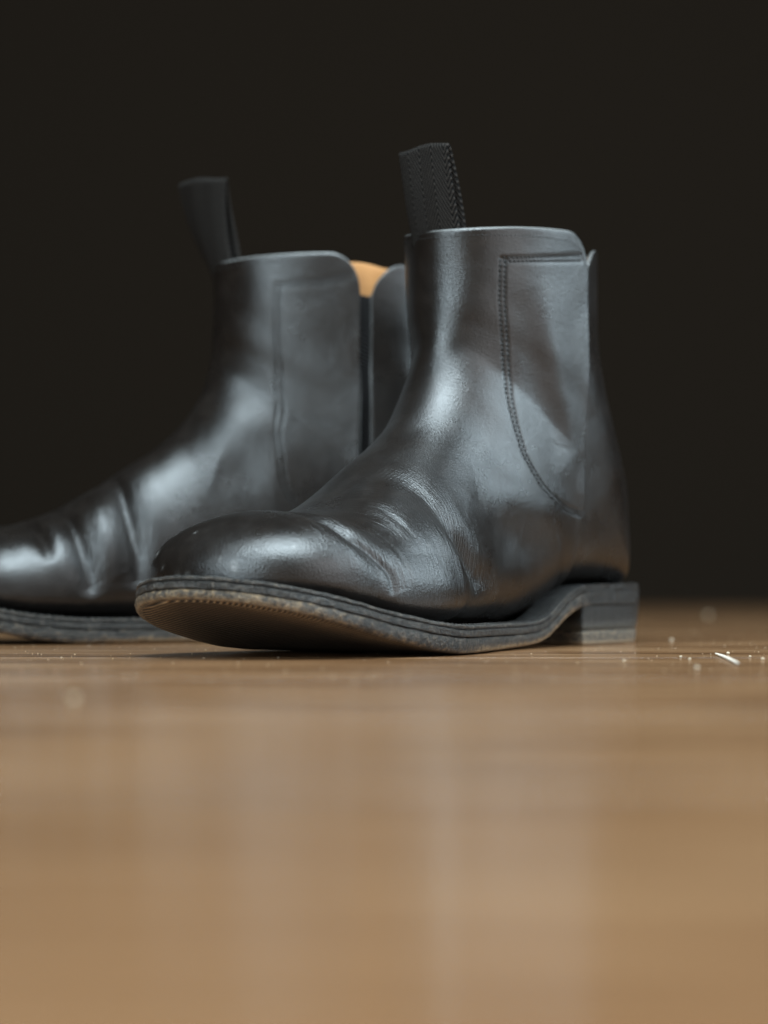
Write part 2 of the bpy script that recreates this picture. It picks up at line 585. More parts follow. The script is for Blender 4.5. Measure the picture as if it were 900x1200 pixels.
def crease_field(P, features):
    """sum of valley / ridge displacements, and a mask for the fine wrinkles"""
    shp = P.shape[:-1]
    Q = P.reshape(-1, 3)
    disp = np.zeros(len(Q)); mask = np.zeros(len(Q))
    for pts, width, depth, kind in features:
        s, t, u = polyline3(pts)
        C = base_surf(s, t)
        lo, hi = C.min(0) - 4 * width, C.max(0) + 4 * width
        idx = np.where(((Q > lo) & (Q < hi)).all(1))[0]
        for ch in np.array_split(idx, max(1, len(idx) // 20000)):
            if not len(ch):
                continue
            d2 = ((Q[ch, None, :] - C[None]) ** 2).sum(-1)
            j = d2.argmin(1)
            r = np.sqrt(d2[np.arange(len(ch)), j]) / width
            uu = u[j]
            tap = np.sin(np.pi * np.clip(uu, 0, 1)) ** (.8 if width < .0025 else 1.1)
            if kind == 'v':        # valley with raised lips
                prof = -np.exp(-r * r * 1.2) + (.16 if width > .002 else .12) * np.exp(-((r - 1.9) / .8) ** 2)
            elif kind == 'r':      # ridge
                prof = np.exp(-r * r)
            else:                  # 'd' plain dent
                prof = -np.exp(-r * r)
            disp[ch] += depth * tap * prof
            if kind != 'd':
                amt = (1.0 if kind == 'v' else .45) * min(1, depth / .0016)
                mask[ch] = np.maximum(mask[ch], tap * amt * np.exp(-(r / (2.3 if width > .002 else 3.0)) ** 2))
    return disp.reshape(shp), mask.reshape(shp)


def field_noise(P, scale, seed):
    """cheap smooth noise from a few sines"""
    r = np.random.RandomState(seed)
    out = np.zeros(P.shape[:-1])
    for i in range(7):
        k = r.normal(size=3); k *= scale * r.uniform(.6, 1.5) / np.linalg.norm(k)
        out += np.sin(P @ k + r.uniform(0, 6.28))
    return out / 7


SLIT_X = .0745
def solve_t(s, side, xth):
    """t where the section passes x = xth(z), looking round towards the back"""
    tt = np.linspace(.9, math.pi, 500)
    P = base_surf(s[:, None], side * tt[None])
    Fv = P[..., 0] - xth(P[..., 2])
    out = np.full(len(s), math.pi)
    for i in range(len(s)):
        w = np.where(Fv[i] < 0)[0]
        if len(w) and w[0] > 0:
            j = w[0]
            f0, f1 = Fv[i, j - 1], Fv[i, j]
            out[i] = tt[j - 1] + (tt[j] - tt[j - 1]) * f0 / (f0 - f1)
    return out


S_GRID = np.linspace(0, SMAX, 400)
TE = {sd: solve_t(S_GRID, sd, lambda z: SLIT_X + 0 * z) for sd in (1, -1)}
TQ = {sd: solve_t(S_GRID, sd, lambda z: .0810 - .0125 * sstep(.046, .054, z) - .003 * sstep(.143, .160, z)) for sd in (1, -1)}
TG0 = {sd: solve_t(S_GRID, sd, lambda z: .084 + 0 * z) for sd in (1, -1)}
TG1 = {sd: solve_t(S_GRID, sd, lambda z: .060 + 0 * z) for sd in (1, -1)}


def tlook(table, s, side):
    return np.interp(s, S_GRID, table[side])


def drop_fn(d, r):
    d = np.clip(d, 0, r)
    return r - np.sqrt(np.maximum(r * r - (r - d) ** 2, 0))


ARC = .085
VAMP_R = .0130
def vamp_st(sig, a):
    """sig 0..1 toe to collar, a -1..1 across"""
    dr = drop_fn((1 - np.abs(a)) * ARC, VAMP_R)
    s = sig * SMAX - dr * sstep(.80, 1.0, sig)
    te = np.where(a >= 0, tlook(TE, s, 1), tlook(TE, s, -1))
    return s, a * te


def vamp_offset(P, s, a):
    zin = sstep(.045, .062, P[..., 2])
    d = (1 - np.abs(a)) * ARC
    return .0006 + .0022 * np.exp(-d / .010) * zin + .0007 * np.exp(-d / .012) * (1 - zin) * sstep(.16, .185, s)


#@@CREASES
FOLDS_OUTER = [
    ([(0.05, -0.45), (0.047, -0.1), (0.045, 0.25), (0.0435, 0.55), (0.044, 0.85), (0.047, 1.05), (0.0515, 1.22), (0.055, 1.353), (0.056, 1.676)], 0.0048, 0.0024, 'v'),
    ([(0.091, -0.013), (0.0874, 0.211), (0.0809, 0.526), (0.0773, 0.849), (0.0767, 1.119)], 0.0072, 0.0024, 'r'),
    ([(0.1020, 0.10), (0.1005, 0.40), (0.1000, 0.75), (0.1035, 1.08), (0.1130, 1.38), (0.1265, 1.68), (0.1420, 1.98)], 0.0062, 0.003, 'v'),
    ([(0.1291, 1.02), (0.1387, 1.281), (0.1572, 1.515), (0.1804, 1.964)], 0.010, 0.0018, 'd'),
    ([(0.1417, 0.921), (0.1685, 1.299), (0.1834, 1.596), (0.1917, 1.973)], 0.008, 0.0013, 'r'),
    ([(0.0594, 1.398), (0.0838, 1.524), (0.1375, 2.009)], 0.0075, 0.0016, 'r'),
    ([(0.0415, 0.796), (0.0463, 0.975), (0.0505, 1.164), (0.0546, 1.344), (0.0552, 1.784)], 0.0013, 0.0004, 'v'),
    ([(0.0648, 0.373), (0.0624, 0.769), (0.0636, 1.164), (0.063, 1.524)], 0.0013, 0.00025, 'v'),
    ([(0.0791, 0.292), (0.0755, 0.751), (0.0761, 1.164)], 0.0012, 0.00025, 'v'),
    ([(0.271, 1.038), (0.2388, 1.065), (0.2221, 1.2), (0.1941, 1.434)], 0.007, 0.0016, 'r'),
    ([(0.268, 0.876), (0.2448, 0.93), (0.2174, 0.993)], 0.008, 0.0012, 'd'),
]
FOLDS_INNER = [
    ([(0.0934, -0.301), (0.0993, -0.049), (0.1077, 0.139)], 0.0035, 0.0008, 'v'),
    ([(0.1071, -0.004), (0.1107, -0.697), (0.1148, -1.11), (0.1172, -1.38), (0.1184, -1.766)], 0.0058, 0.0034, 'v'),
    ([(0.0797, -0.004), (0.0886, -0.831), (0.0922, -1.2), (0.0976, -1.847)], 0.0058, 0.0032, 'v'),
    ([(0.063, -0.022), (0.0725, -0.58), (0.0779, -1.2)], 0.0045, 0.0026, 'v'),
    ([(0.1625, -0.894), (0.1733, -1.083), (0.184, -1.218)], 0.012, 0.0012, 'd'),
    ([(0.1679, -0.499), (0.1876, -0.751), (0.2037, -0.939)], 0.009, 0.0007, 'r'),
]
# a sharper core line along the main valleys
FOLDS_OUTER += [(FOLDS_OUTER[i][0], .0017, .0007, 'v') for i in (0,)]
FOLDS_INNER += [(FOLDS_INNER[i][0], .0022, .0012, 'v') for i in (1, 2, 3)]
CREASES = {1: FOLDS_OUTER, -1: FOLDS_INNER}
SCUFFS = [(0.0218, -0.724, 0.0009), (0.0158, -0.346, 0.0007), (0.0158, -1.092, 0.0012), (0.0075, -1.263, 0.0006), (0.0057, 1.173, 0.0012), (0.0046, 0.742, 0.0006), (0.0028, -1.551, 0.001), (0.001, -1.164, 0.0008), (0.02, 1.02, 0.0006), (0.0805, 1.065, 0.0007)]
#@@CREASES_END


def with_curl(Pn, nrm, edges, rad):
    """roll the given borders of a grid inwards to show the cut thickness"""
    th = np.linspace(0, math.pi, 7)[1:]
    for e in edges:
        if e == 'top':
            E, I, nn = Pn[-1], Pn[-2], nrm[-1]
        elif e == 'right':
            E, I, nn = Pn[:, -1], Pn[:, -2], nrm[:, -1]
        else:
            E, I, nn = Pn[:, 0], Pn[:, 1], nrm[:, 0]
        tg = E - I
        tg /= np.maximum(np.linalg.norm(tg, axis=-1, keepdims=True), 1e-9)
        rows = [E + tg * rad * math.sin(q) - nn * rad * (1 - math.cos(q)) for q in th]
        nrows = [nn for q in th]
        if e == 'top':
            Pn = np.concatenate([Pn, np.stack(rows)], 0); nrm = np.concatenate([nrm, np.stack(nrows)], 0)
        elif e == 'right':
            Pn = np.concatenate([Pn, np.stack(rows, 1)], 1); nrm = np.concatenate([nrm, np.stack(nrows, 1)], 1)
        else:
            Pn = np.concatenate([np.stack(rows[::-1], 1), Pn], 1); nrm = np.concatenate([np.stack(nrows[::-1], 1), nrm], 1)
    return Pn, nrm


def pad_like(A, edges, n=6):
    for e in edges:
        if e == 'top':
            A = np.concatenate([A] + [A[-1:]] * n, 0)
        elif e == 'right':
            A = np.concatenate([A] + [A[:, -1:]] * n, 1)
        else:
            A = np.concatenate([A[:, :1]] * n + [A], 1)
    return A


def stitch_mesh(paths, length, rad, zig=0.0, lift=0.0):
    """rows of thread stitches, joined: each path = (points, normals)"""
    V, Fc = [], []
    for P, nn in paths:
        d = np.concatenate([[0], np.cumsum(np.linalg.norm(np.diff(P, axis=0), axis=1))])
        n = int(d[-1] / length)
        for i in range(n):
            u0, u1 = (i + .12) * length, (i + .80) * length
            def at(u):
                return np.array([np.interp(u, d, P[:, c]) for c in range(3)]), np.array([np.interp(u, d, nn[:, c]) for c in range(3)])
            p0, n0 = at(u0); p1, n1 = at(u1)
            ax = p1 - p0; ax /= np.linalg.norm(ax)
            sd = np.cross(n0, ax)
            p0 = p0 + sd * zig; p1 = p1 - sd * zig
            ax = p1 - p0; ln = np.linalg.norm(ax); ax /= ln
            sd = np.cross(n0, ax)
            b = len(V)
            for u, rr, h in ((0, .35, -.7), (.18, .9, 0), (.5, 1.05, .25), (.82, .9, 0), (1, .35, -.7)):
                for q in range(6):
                    an = q * math.pi / 3
                    V.append(p0 + ax * ln * u + n0 * (lift + rad * (math.sin(an) * rr + h)) + sd * rad * math.cos(an) * rr)
            for r_ in range(4):
                for q in range(6):
                    q2 = (q + 1) % 6
                    Fc.append((b + r_ * 6 + q, b + r_ * 6 + q2, b + r_ * 6 + 6 + q2, b + r_ * 6 + 6 + q))
    return np.array(V), np.array(Fc, dtype=np.int32)


# ------------------------------------------------------------------ sole outlines
def sole_rings(x0, x1, n):
    q = (1 - np.cos(np.linspace(0, math.pi, n))) / 2
    xs = x0 + (x1 - x0) * q
    return xs


def ring_from(xs, inset=0.0, close_front=True):
    Lp = np.stack([xs, sole_side(xs, 1)], -1)
    Mp = np.stack([xs, sole_side(xs, -1)], -1)
    ring = np.concatenate([Lp, Mp[::-1][(1 if close_front else 0):-1]], 0)
    return ring


def ring_normals(ring):
    t = np.roll(ring, -1, 0) - np.roll(ring, 1, 0)
    t /= np.maximum(np.linalg.norm(t, axis=1, keepdims=True), 1e-9)
    # ring runs heel -> toe on the outer side (+y), back on the inner: outward normal is the left of travel
    return np.stack([-t[:, 1], t[:, 0]], -1)


def even_ring(ring, n):
    """resample a closed ring evenly"""
    r2 = np.concatenate([ring, ring[:1]], 0)
    d = np.concatenate([[0], np.cumsum(np.linalg.norm(np.diff(r2, axis=0), axis=1))])
    u = np.linspace(0, d[-1], n, endpoint=False)
    return np.stack([np.interp(u, d, r2[:, 0]), np.interp(u, d, r2[:, 1])], -1)


def smooth_ring(ring, it):
    for _ in range(it):
        ring = .5 * ring + .25 * (np.roll(ring, 1, 0) + np.roll(ring, -1, 0))
    return ring


SOLE_RING = smooth_ring(even_ring(ring_from(sole_rings(0.0, TOE_X0 + TOE_L, 700)), 1000), 12)
SOLE_N = ring_normals(SOLE_RING)
HEEL_FRONT = .071


def band(ring, nrm, prof, seed, rough=.00012):
    """sweep a profile [(outward, z at x), ...] round a ring -> grid of points"""
    rows = []
    for i, (o, zf) in enumerate(prof):
        xy = ring + nrm * (np.where(o > -.002, o * sstep(.055, .085, ring[:, 0]), o))[:, None]
        z = zf(ring[:, 0])
        p = np.stack([xy[:, 0], xy[:, 1], z], -1)
        w = field_noise(p * np.array([1, 1, 2.5]), 900, seed) + .7 * field_noise(p, 2300, seed + 5)
        rough_i = rough if i < len(prof) - 2 else 0.0
        p[:, :2] += nrm * (w * rough_i)[:, None]
        p[:, 2] += w * rough_i * .5
        rows.append(p)
    return np.stack(rows, 0)


def cap_fill(ring, levels=14):
    """concentric shrink of a ring for caps: list of 2-D rings that all stay inside"""
    xs = ring[:, 0]
    out = []
    yc = np.interp(xs, np.linspace(0, .29, 30), (sole_side(np.linspace(0.0005, TOE_X0 + TOE_L - .0005, 30), 1) + sole_side(np.linspace(0.0005, TOE_X0 + TOE_L - .0005, 30), -1)) / 2)
    for l in np.linspace(0, 1, levels)[1:]:
        r = ring.copy()
        r[:, 1] = ring[:, 1] + (yc - ring[:, 1]) * l
        out.append(r)
    return out


# ------------------------------------------------------------------ the boot
def make_boot(name, loc, phi, side, res, tab):
    """side = 1 left boot as modelled, -1 mirrored right boot"""
    root = bpy.data.objects.new(name, None)
    root.empty_display_size = .05
    COL.objects.link(root)
    root.location = (*loc, 0)
    root.rotation_euler = (0, 0, math.pi + R(phi))
    mir = np.array([1, side, 1.0 if side > 0 else 1.004])
    fl = side < 0

    def out(nm, P, mat, parent=root, faces=None, flip=False, **kw):
        P = np.asarray(P)
        if faces is None:
            faces = grid_faces(P.shape[0], P.shape[1], flip=flip ^ fl)
            P = P.reshape(-1, 3)
        elif fl:
            faces = faces[:, ::-1].copy()
        return mesh_obj(nm, P * mir, faces, mat, parent, **kw)

    feats = CREASES[side]

    def shaped(s, t, a=None, extra=0.0):
        P = base_surf(s, t); nn = surf_normal(s, t)
        d, mk = crease_field(P, feats)
        soft = field_noise(P, 95, 3) * .0007 + field_noise(P, 210, 9) * .00025
        # pads the toe puff and counter keep smooth
        soft = soft * sstep(.04, .085, s)
        off = d + soft + extra
        if a is not None:
            off = off + vamp_offset(P, s, a)
        mk = mk * (1 - sstep(.13, .165, s))
        return P + nn * off[..., None], nn, mk

    # --- vamp (one piece of leather from the toe to the front collar)
    ns, na = res
    _u = np.linspace(0, 1, 2000)
    _w = np.cumsum(1 + 1.6 * sstep(.34, .46, _u) * (1 - sstep(.66, .76, _u)))
    sig = np.interp(np.linspace(0, 1, ns), (_w - _w[0]) / (_w[-1] - _w[0]), _u)
    sig[0] = 1e-4
    a = np.linspace(-1, 1, na)
    sg, aa = np.meshgrid(sig, a, indexing='ij')
    s, t = vamp_st(sg, aa)
    P, nn, mk = shaped(s, t, aa)
    # stitched grooves
    for pts, w_, d_ in GROOVES:
        gs, gt, _ = polyline3(pts, 160)
        Cb = base_surf(gs, gt)
        B0 = base_surf(s, t)
        lo, hi = Cb.min(0) - .004, Cb.max(0) + .004
        m = ((B0 > lo) & (B0 < hi)).all(-1)
        q = B0[m]
        dd = np.full(len(q), 1.0)
        for ch in np.array_split(np.arange(len(q)), max(1, len(q) // 20000)):
            dd[ch] = np.sqrt(((q[ch, None] - Cb[None]) ** 2).sum(-1).min(1))
        P[m] -= nn[m] * (d_ * (1.0 if side > 0 else .5) * np.exp(-(dd / w_) ** 2))[:, None]
    Pc, ncur = with_curl(P, nn, ('left', 'right', 'top'), .0011)
    mkc = pad_like(mk, ('left', 'right', 'top'))
    sc_ = pad_like(s, ('left', 'right', 'top')); tc_ = pad_like(t * .04, ('left', 'right', 'top'))
    scuff = np.zeros(P.shape[:2])
    for ss_, ts_, rs_ in SCUFFS:
        c_ = base_surf(np.array([ss_]), np.array([ts_]))[0]
        d2 = ((P - c_) ** 2 * np.array([1, 1, .4])).sum(-1)
        scuff = np.maximum(scuff, np.exp(-d2 / rs_ ** 2))
    scuff = pad_like(scuff, ('left', 'right', 'top'))
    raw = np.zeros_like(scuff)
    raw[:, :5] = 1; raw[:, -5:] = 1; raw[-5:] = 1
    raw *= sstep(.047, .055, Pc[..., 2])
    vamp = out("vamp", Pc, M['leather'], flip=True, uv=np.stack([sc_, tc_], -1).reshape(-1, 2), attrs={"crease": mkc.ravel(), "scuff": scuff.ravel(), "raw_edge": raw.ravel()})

    # --- stitching on the vamp
    def vpath(sv, tv, extra=0.0):
        te = np.where(tv >= 0, tlook(TE, sv, 1), tlook(TE, sv, -1))
        P_, n_, _ = shaped(sv, tv, np.clip(tv / te, -1, 1), extra)
        return P_, n_
    paths = []
    for row in STITCH_ROWS:
        gs, gt, _ = polyline3(row, 160)
        paths.append(vpath(gs, gt, .00006))
    V, Fc = stitch_mesh(paths, .0019, .00025, zig=.0002)
    tag(out("gore_stitching", V, M['thread'], vamp, faces=Fc), kind="stuff")
    paths = []
    for sd in (1, -1):
        sv = np.linspace(.150, .2005, 120)
        te = tlook(TE, sv, sd)
        m = te < math.pi - .3
        paths.append(vpath(sv[m], sd * (te[m] - .055), -.00012))
    V, Fc = stitch_mesh(paths, .0019, .00025)
    tag(out("side_seam_stitching", V, M['thread'], vamp, faces=Fc), kind="stuff")
    al = np.linspace(-.985, .985, 500)
    sv, tv = vamp_st(np.ones_like(al), al)
    sv = sv - .0030
    dr = drop_fn((1 - np.abs(al)) * ARC, VAMP_R)
    paths = [vpath(sv, tv * (1 - .012 * (dr / VAMP_R)), -.00010)]
    V, Fc = stitch_mesh(paths, .0017, .00024)
    tag(out("collar_stitching", V, M['thread'], vamp, faces=Fc), kind="stuff")

    # --- back quarter (heel counter and rear of the shaft)
    okq = (TQ[1] < math.pi - .12) & (TQ[-1] < math.pi - .12)
    sq0 = S_GRID[np.where(okq)[0][0]]
    sv = np.linspace(sq0, SMAX - .0020, ns // 2)
    a2 = np.linspace(0, 1, na // 2)
    sg, aa = np.meshgrid(sv, a2, indexing='ij')
    edge_d = np.minimum(aa, 1 - aa) * .11
    sg = sg - drop_fn(edge_d, .011) * sstep(SMAX - .05, SMAX - .0020, sg)
    t0 = tlook(TQ, sg, 1); t1 = 2 * math.pi - tlook(TQ, sg, -1)
    tt = t0 + aa * (t1 - t0)
    extra = -.0010 + .0016 * np.exp(-((aa - .5) / .10) ** 2) * sstep(.19, .24, sg)
    P, nn, mk = shaped(sg, tt, None, extra)
    Pc, _ = with_curl(P, nn, ('left', 'right', 'top'), .0009)
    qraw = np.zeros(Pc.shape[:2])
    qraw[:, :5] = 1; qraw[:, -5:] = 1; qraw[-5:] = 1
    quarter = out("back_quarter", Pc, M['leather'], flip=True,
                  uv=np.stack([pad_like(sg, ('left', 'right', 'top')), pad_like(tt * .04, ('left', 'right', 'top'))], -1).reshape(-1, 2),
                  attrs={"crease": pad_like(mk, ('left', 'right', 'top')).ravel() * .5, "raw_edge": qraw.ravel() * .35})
    # --- elastic gores
    for sd in (1, -1):
        sv = np.linspace(SMAX * .66, SMAX - .0135, 60)
        okg = tlook(TG1, sv, sd) < math.pi - .05
        sv = sv[okg]
        bb = np.linspace(0, 1, 14)
        sg, b2 = np.meshgrid(sv, bb, indexing='ij')
        tt = sd * (tlook(TG0, sg, sd) + b2 * (tlook(TG1, sg, sd) - tlook(TG0, sg, sd)))
        P, nn, _ = shaped(sg, tt, None, -.0034)
        Pc, _ = with_curl(P, nn, ('top',), .0006)
        out("elastic_gore", Pc, M['elastic'], flip=(sd > 0), uv=np.stack([pad_like(b2 * .024, ('top',)), pad_like(sg, ('top',))], -1).reshape(-1, 2))

    # --- tan lining inside the shaft
    sv = np.linspace(SMAX * .55, SMAX, 70)
    tv = np.linspace(-math.pi, math.pi, 181)
    sg, tg = np.meshgrid(sv, tv, indexing='ij')
    x0 = base_surf(sg, tg)[..., 0]
    wgt = np.abs(np.sin(tg)) > .4
    back = 1 - sstep(.059, .072, x0)
    dr = .0000 * (1 - sstep(.004, .013, np.abs(x0 - .0715))) * wgt + .0010 * back
    sg2 = sg - (dr + .0022) * sstep(SMAX - .06, SMAX, sg)
    P, nn, _ = shaped(sg2, tg, None, -.0050)
    Pc, _ = with_curl(P, nn, ('top',), .0004)
    out("lining", Pc, M['lining'], flip=True)

    # --- pull tab: webbing loop rising from inside the front collar
    lean, roll, tw0, tw1, hgt, wid, yofs = tab
    ub = -.0035
    prof = []
    zt = .160 + hgt
    for q in np.linspace(0, 1, 40):
        prof.append((ub + .0 + lean * q ** 1.5 + .0018 * math.sin(math.pi * q), .146 + (zt - .146 - .002) * q))
    cx, cz = prof[-1]
    rr = .0010
    for an in np.linspace(0, math.pi, 12)[1:]:
        prof.append((cx - rr + rr * math.cos(an), cz + rr * math.sin(an)))
    for q in np.linspace(1, 0, 30):
        prof.append((ub - 2 * rr - .0012 * (1 - q) * q * 4 + lean * q ** 1.5, .146 + (zt - .146 - .002) * q))
    prof = np.array(prof)
    us = np.linspace(-1, 1, 24)
    dl = np.concatenate([[0], np.cumsum(np.linalg.norm(np.diff(prof, axis=0), axis=1))])
    rows, uvs = [], []
    for (px, pz), dd in zip(prof, dl):
        h = np.clip((pz - .160) / (zt - .160), 0, 1)
        ang = tw0 + (tw1 - tw0) * h
        wd = np.array([math.sin(ang), math.cos(ang), 0.0])
        fw = np.array([math.cos(ang), -math.sin(ang), 0.0])
        # keep the strap following the round of the collar at its root
        cen = np.array([.131, yofs * h - .0020, pz])
        offs = px
        cur = -(us ** 2) * .0030 * (1 - .75 * h)
        row = cen + np.outer(us * wid / 2, wd) + np.outer(cur, fw) + fw * offs
        row[:, 2] += us * wid / 2 * math.tan(roll) * h + .0006 * np.sin(us * 3 + 1) * h
        rows.append(row)
        uvs.append(np.stack([us * wid / 2, np.full_like(us, dd)], -1))
    G = np.stack(rows); UV = np.stack(uvs)
    nrm = np.cross(np.gradient(G, axis=1), np.gradient(G, axis=0))
    nrm /= np.maximum(np.linalg.norm(nrm, axis=-1, keepdims=True), 1e-12)
    th = .0007
    ring = np.concatenate([G + nrm * th, (G + nrm * th * .3)[:, -1:] + np.gradient(G, axis=1)[:, -1:] * .5, (G - nrm * th)[:, ::-1],
                           (G - nrm * th * .3)[:, :1] - np.gradient(G, axis=1)[:, :1] * .5], 1)
    ruv = np.concatenate([UV, UV[:, -1:], UV[:, ::-1], UV[:, :1]], 1)
    out("pull_tab", ring.reshape(-1, 3), M['webbing'], faces=grid_faces(ring.shape[0], ring.shape[1], wrap=True), uv=ruv.reshape(-1, 2))

    # --- welt
    def zt_(k): return lambda x: sole_top(x) - k * (.55 + .45 * sstep(.06, .12, x))
    def zb_(k): return lambda x: sole_bot(x) + k
    ring, rn = SOLE_RING, SOLE_N
    hl = lambda x: x
    prof = [(-.012, zt_(.0004)), (-.0035, zt_(.0003)), (-.0010, zt_(.0)), (-.0003, zt_(.0002)), (0, zt_(.0006)), (.0, zt_(.0012)),
            (-.0005, zt_(.0015)), (-.0005, zt_(.0017)), (.0, zt_(.0020)), (.0001, zt_(.0026)), (.0001, zt_(.0029)), (.0001, zt_(.0032)), (.0001, zt_(.0036)), (.0001, zt_(.0043)), (-.010, zt_(.0043))]
    B = band(ring, rn, prof, 11, .00032)
    B2 = np.concatenate([B, B[:, :1]], 1)
    wear_shade = np.zeros(B2.shape[:2]); wear_shade[3:6] = .50; wear_shade[8:10] = .40; wear_shade[6:8] = .0; wear_shade[10:12] = .42; wear_shade[12:] = .42; wear_shade[:3] = .2
    wear_shade *= (.45 + .55 * sstep(.06, .09, B2[4, :, 0]))[None]
    welt = out("welt", B2, M['edge'], flip=False, attrs={"wear_shade": wear_shade.ravel()})
    # welt stitches
    ww = ring + rn * (-.0028)
    keep = (ring[:, 0] > .085)
    i0 = np.where(keep)[0]
    pts = np.stack([ww[i0, 0], ww[i0, 1], sole_top(ww[i0, 0]) - .0001], -1)
    V, Fc = stitch_mesh([(pts, np.tile([0, 0, 1.0], (len(pts), 1)))], .0030, .00045)
    tag(out("welt_stitching", V, M['edge'], welt, faces=Fc, attrs={"wear_shade": np.full(len(V), .35)}), kind="stuff")

    # --- outsole: edge and underside
    def zm(f): return lambda x: sole_top(x) * (1 - f) + sole_bot(x) * f
    ztop = zt_(.0044)
    def zo(f): return lambda x: ztop(x) * (1 - f) + sole_bot(x) * f
    prof = [(-.010, zo(.0)), (-.0009, zo(.0)), (-.0002, zo(.06)), (.0003, zo(.2)), (.0004, zo(.45)), (.0002, zo(.7)), (-.0003, zo(.86)), (-.0011, zo(.96)), (-.0022, zo(1.0))]
    B = band(ring, rn, prof, 23, .00030)
    rows = [B]
    last = ring + rn * (-.0022)
    for r2 in cap_fill(last, 12):
        rows.append(np.stack([r2[:, 0], r2[:, 1], sole_bot(r2[:, 0])], -1)[None])
    B = np.concatenate(rows, 0)
    B2 = np.concatenate([B, B[:, :1]], 1)
    wear_shade = np.zeros(B2.shape[:2])
    waist = sstep(.07, .085, B2[5, :, 0]) * (1 - sstep(.16, .20, B2[5, :, 0]))
    toe = sstep(.235, .275, B2[5, :, 0])
    wear_shade[2:5] = .40 + .25 * toe
    wear_shade[5] = .44 + .35 * waist + .30 * toe
    wear_shade[6] = .62 + .40 * waist + .25 * toe
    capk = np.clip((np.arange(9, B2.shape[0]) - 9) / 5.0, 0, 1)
    wear_shade[9:] = ((.35 + .65 * sstep(.19, .265, B2[5, :, 0]))[None] * (1 - .6 * capk)[:, None])  # worn paler at the toe; falls inward as painted occlusion near the contact
    wear_shade[7:9] = .58 + .45 * waist + .1 * toe
    wear_shade *= (.5 + .5 * sstep(.06, .075, B2[5, :, 0]))[None]
    fi = grid_faces(B2.shape[0], B2.shape[1], flip=fl)
    mi = (np.arange(len(fi)) // (B2.shape[1] - 1) >= 8).astype(int)
    mesh_obj("outsole", B2.reshape(-1, 3) * mir, fi, None, root, attrs={"wear_shade": wear_shade.ravel()}, mats=[M['outedge'], M['under']], mat_idx=mi)

    # --- heel block and its rubber top piece
    n = 90
    xs = HEEL_FRONT * (1 - np.cos(np.linspace(0, math.pi / 2, n)))
    Lp = np.stack([xs, sole_side(xs, 1)], -1); Mp = np.stack([xs, sole_side(xs, -1)], -1)
    br_y = np.linspace(Lp[-1, 1], Mp[-1, 1], 24)[1:-1]
    br = np.stack([HEEL_FRONT - .004 * (1 - (br_y / .032) ** 2), br_y], -1)
    hr = np.concatenate([Lp, br, Mp[::-1][:-1]], 0)
    hr = smooth_ring(even_ring(hr, 300), 2)
    hn = ring_normals(hr)
    ht = float(sole_bot(.03)) + .0008
    c0 = np.array([.034, 0])
    def heel_part(nm, za, zb2, mat, seed, wr):
        zs = np.linspace(za, zb2, 7)
        rows, wrr = [], []
        for i, z in enumerate(zs):
            ins = -.0010 * (1 - (z / ht)) * 1.6 + (-.0005 if i in (0, 6) else 0)
            p = hr + hn * (ins + .0001)
            p3 = np.stack([p[:, 0] , p[:, 1], np.full(len(p), z)], -1)
            w = field_noise(p3, 1100, seed) * .00016
            p3[:, :2] += hn * w[:, None]
            # the breast sits under the rising waist
            if nm == "heel_block":
                rise = np.clip(sole_bot(np.maximum(p3[:, 0], 0)) + .0006, 0, None)
                p3[:, 2] = np.minimum(p3[:, 2], rise)
            rows.append(p3); wrr.append(np.full(len(p), wr(z)))
        for z, top in ((zs[-1], 1),):
            for l in (.4, .8, 1.0):
                q = rows[6].copy(); q[:, :2] = rows[6][:, :2] * (1 - l) + c0 * l
                rows.append(q); wrr.append(np.full(len(q), .5))
        pre = []
        for l in (1.0, .8, .4):
            q = rows[0].copy(); q[:, :2] = rows[0][:, :2] * (1 - l) + c0 * l
            pre.append(q)
        G = np.stack(pre + rows); Wr = np.concatenate([np.full((3, len(hr)), .5), np.stack(wrr)])
        G = np.concatenate([G, G[:, :1]], 1); Wr = np.concatenate([Wr, Wr[:, :1]], 1)
        return out(nm, G, mat, flip=True, attrs={"wear_shade": Wr.ravel()})
    heel_part("heel_block", .0063, ht, M['heel'], 31, lambda z: .38 + .62 * float(1 - sstep(.0055, .0125, z)))
    heel_part("heel_top_piece", .0002, .0061, M['toppiece'], 37, lambda z: .64 + .40 * (z < .0018))
    return root


#@@STITCH
def offset_st(pts, off):
    s_, t_, _ = polyline3(pts, 60)
    q = np.stack([s_, t_ * .04], -1)
    tg = np.gradient(q, axis=0)
    tg /= np.linalg.norm(tg, axis=1, keepdims=True)
    q = q + np.stack([-tg[:, 1], tg[:, 0]], -1) * off
    return np.stack([q[:, 0], q[:, 1] / .04], -1)


GORE_LINE = [(.2823, .715), (.2692, .695), (.2591, .680), (.2418, .672), (.2257, .690), (.2102, .765), (.1965, .885), (.1873, 1.029),
             (.1828, 1.170), (.1825, 1.308), (.1858, 1.470), (.1923, 1.613), (.2000, 1.730)]
GORE_TOP = [(.2818, .715), (.2865, 1.164), (.2907, 1.575)]
GORE_LINE_IN = [(.2841, -.975), (.268, -.93), (.2531, -.876), (.2275, -.830), (.2048, -.948), (.1905, -1.146), (.1828, -1.335), (.1816, -1.497), (.1880, -1.640), (.1990, -1.74)]
GORE_TOP_IN = [(.2841, -.975), (.2871, -1.299), (.2907, -1.60)]
STITCH_ROWS = [offset_st(l_, o_) for l_ in (GORE_LINE, GORE_TOP, GORE_LINE_IN, GORE_TOP_IN) for o_ in (.0009, -.0009)]
GROOVES = [(r, .00080, .00034) for r in STITCH_ROWS]
#@@STITCH_END

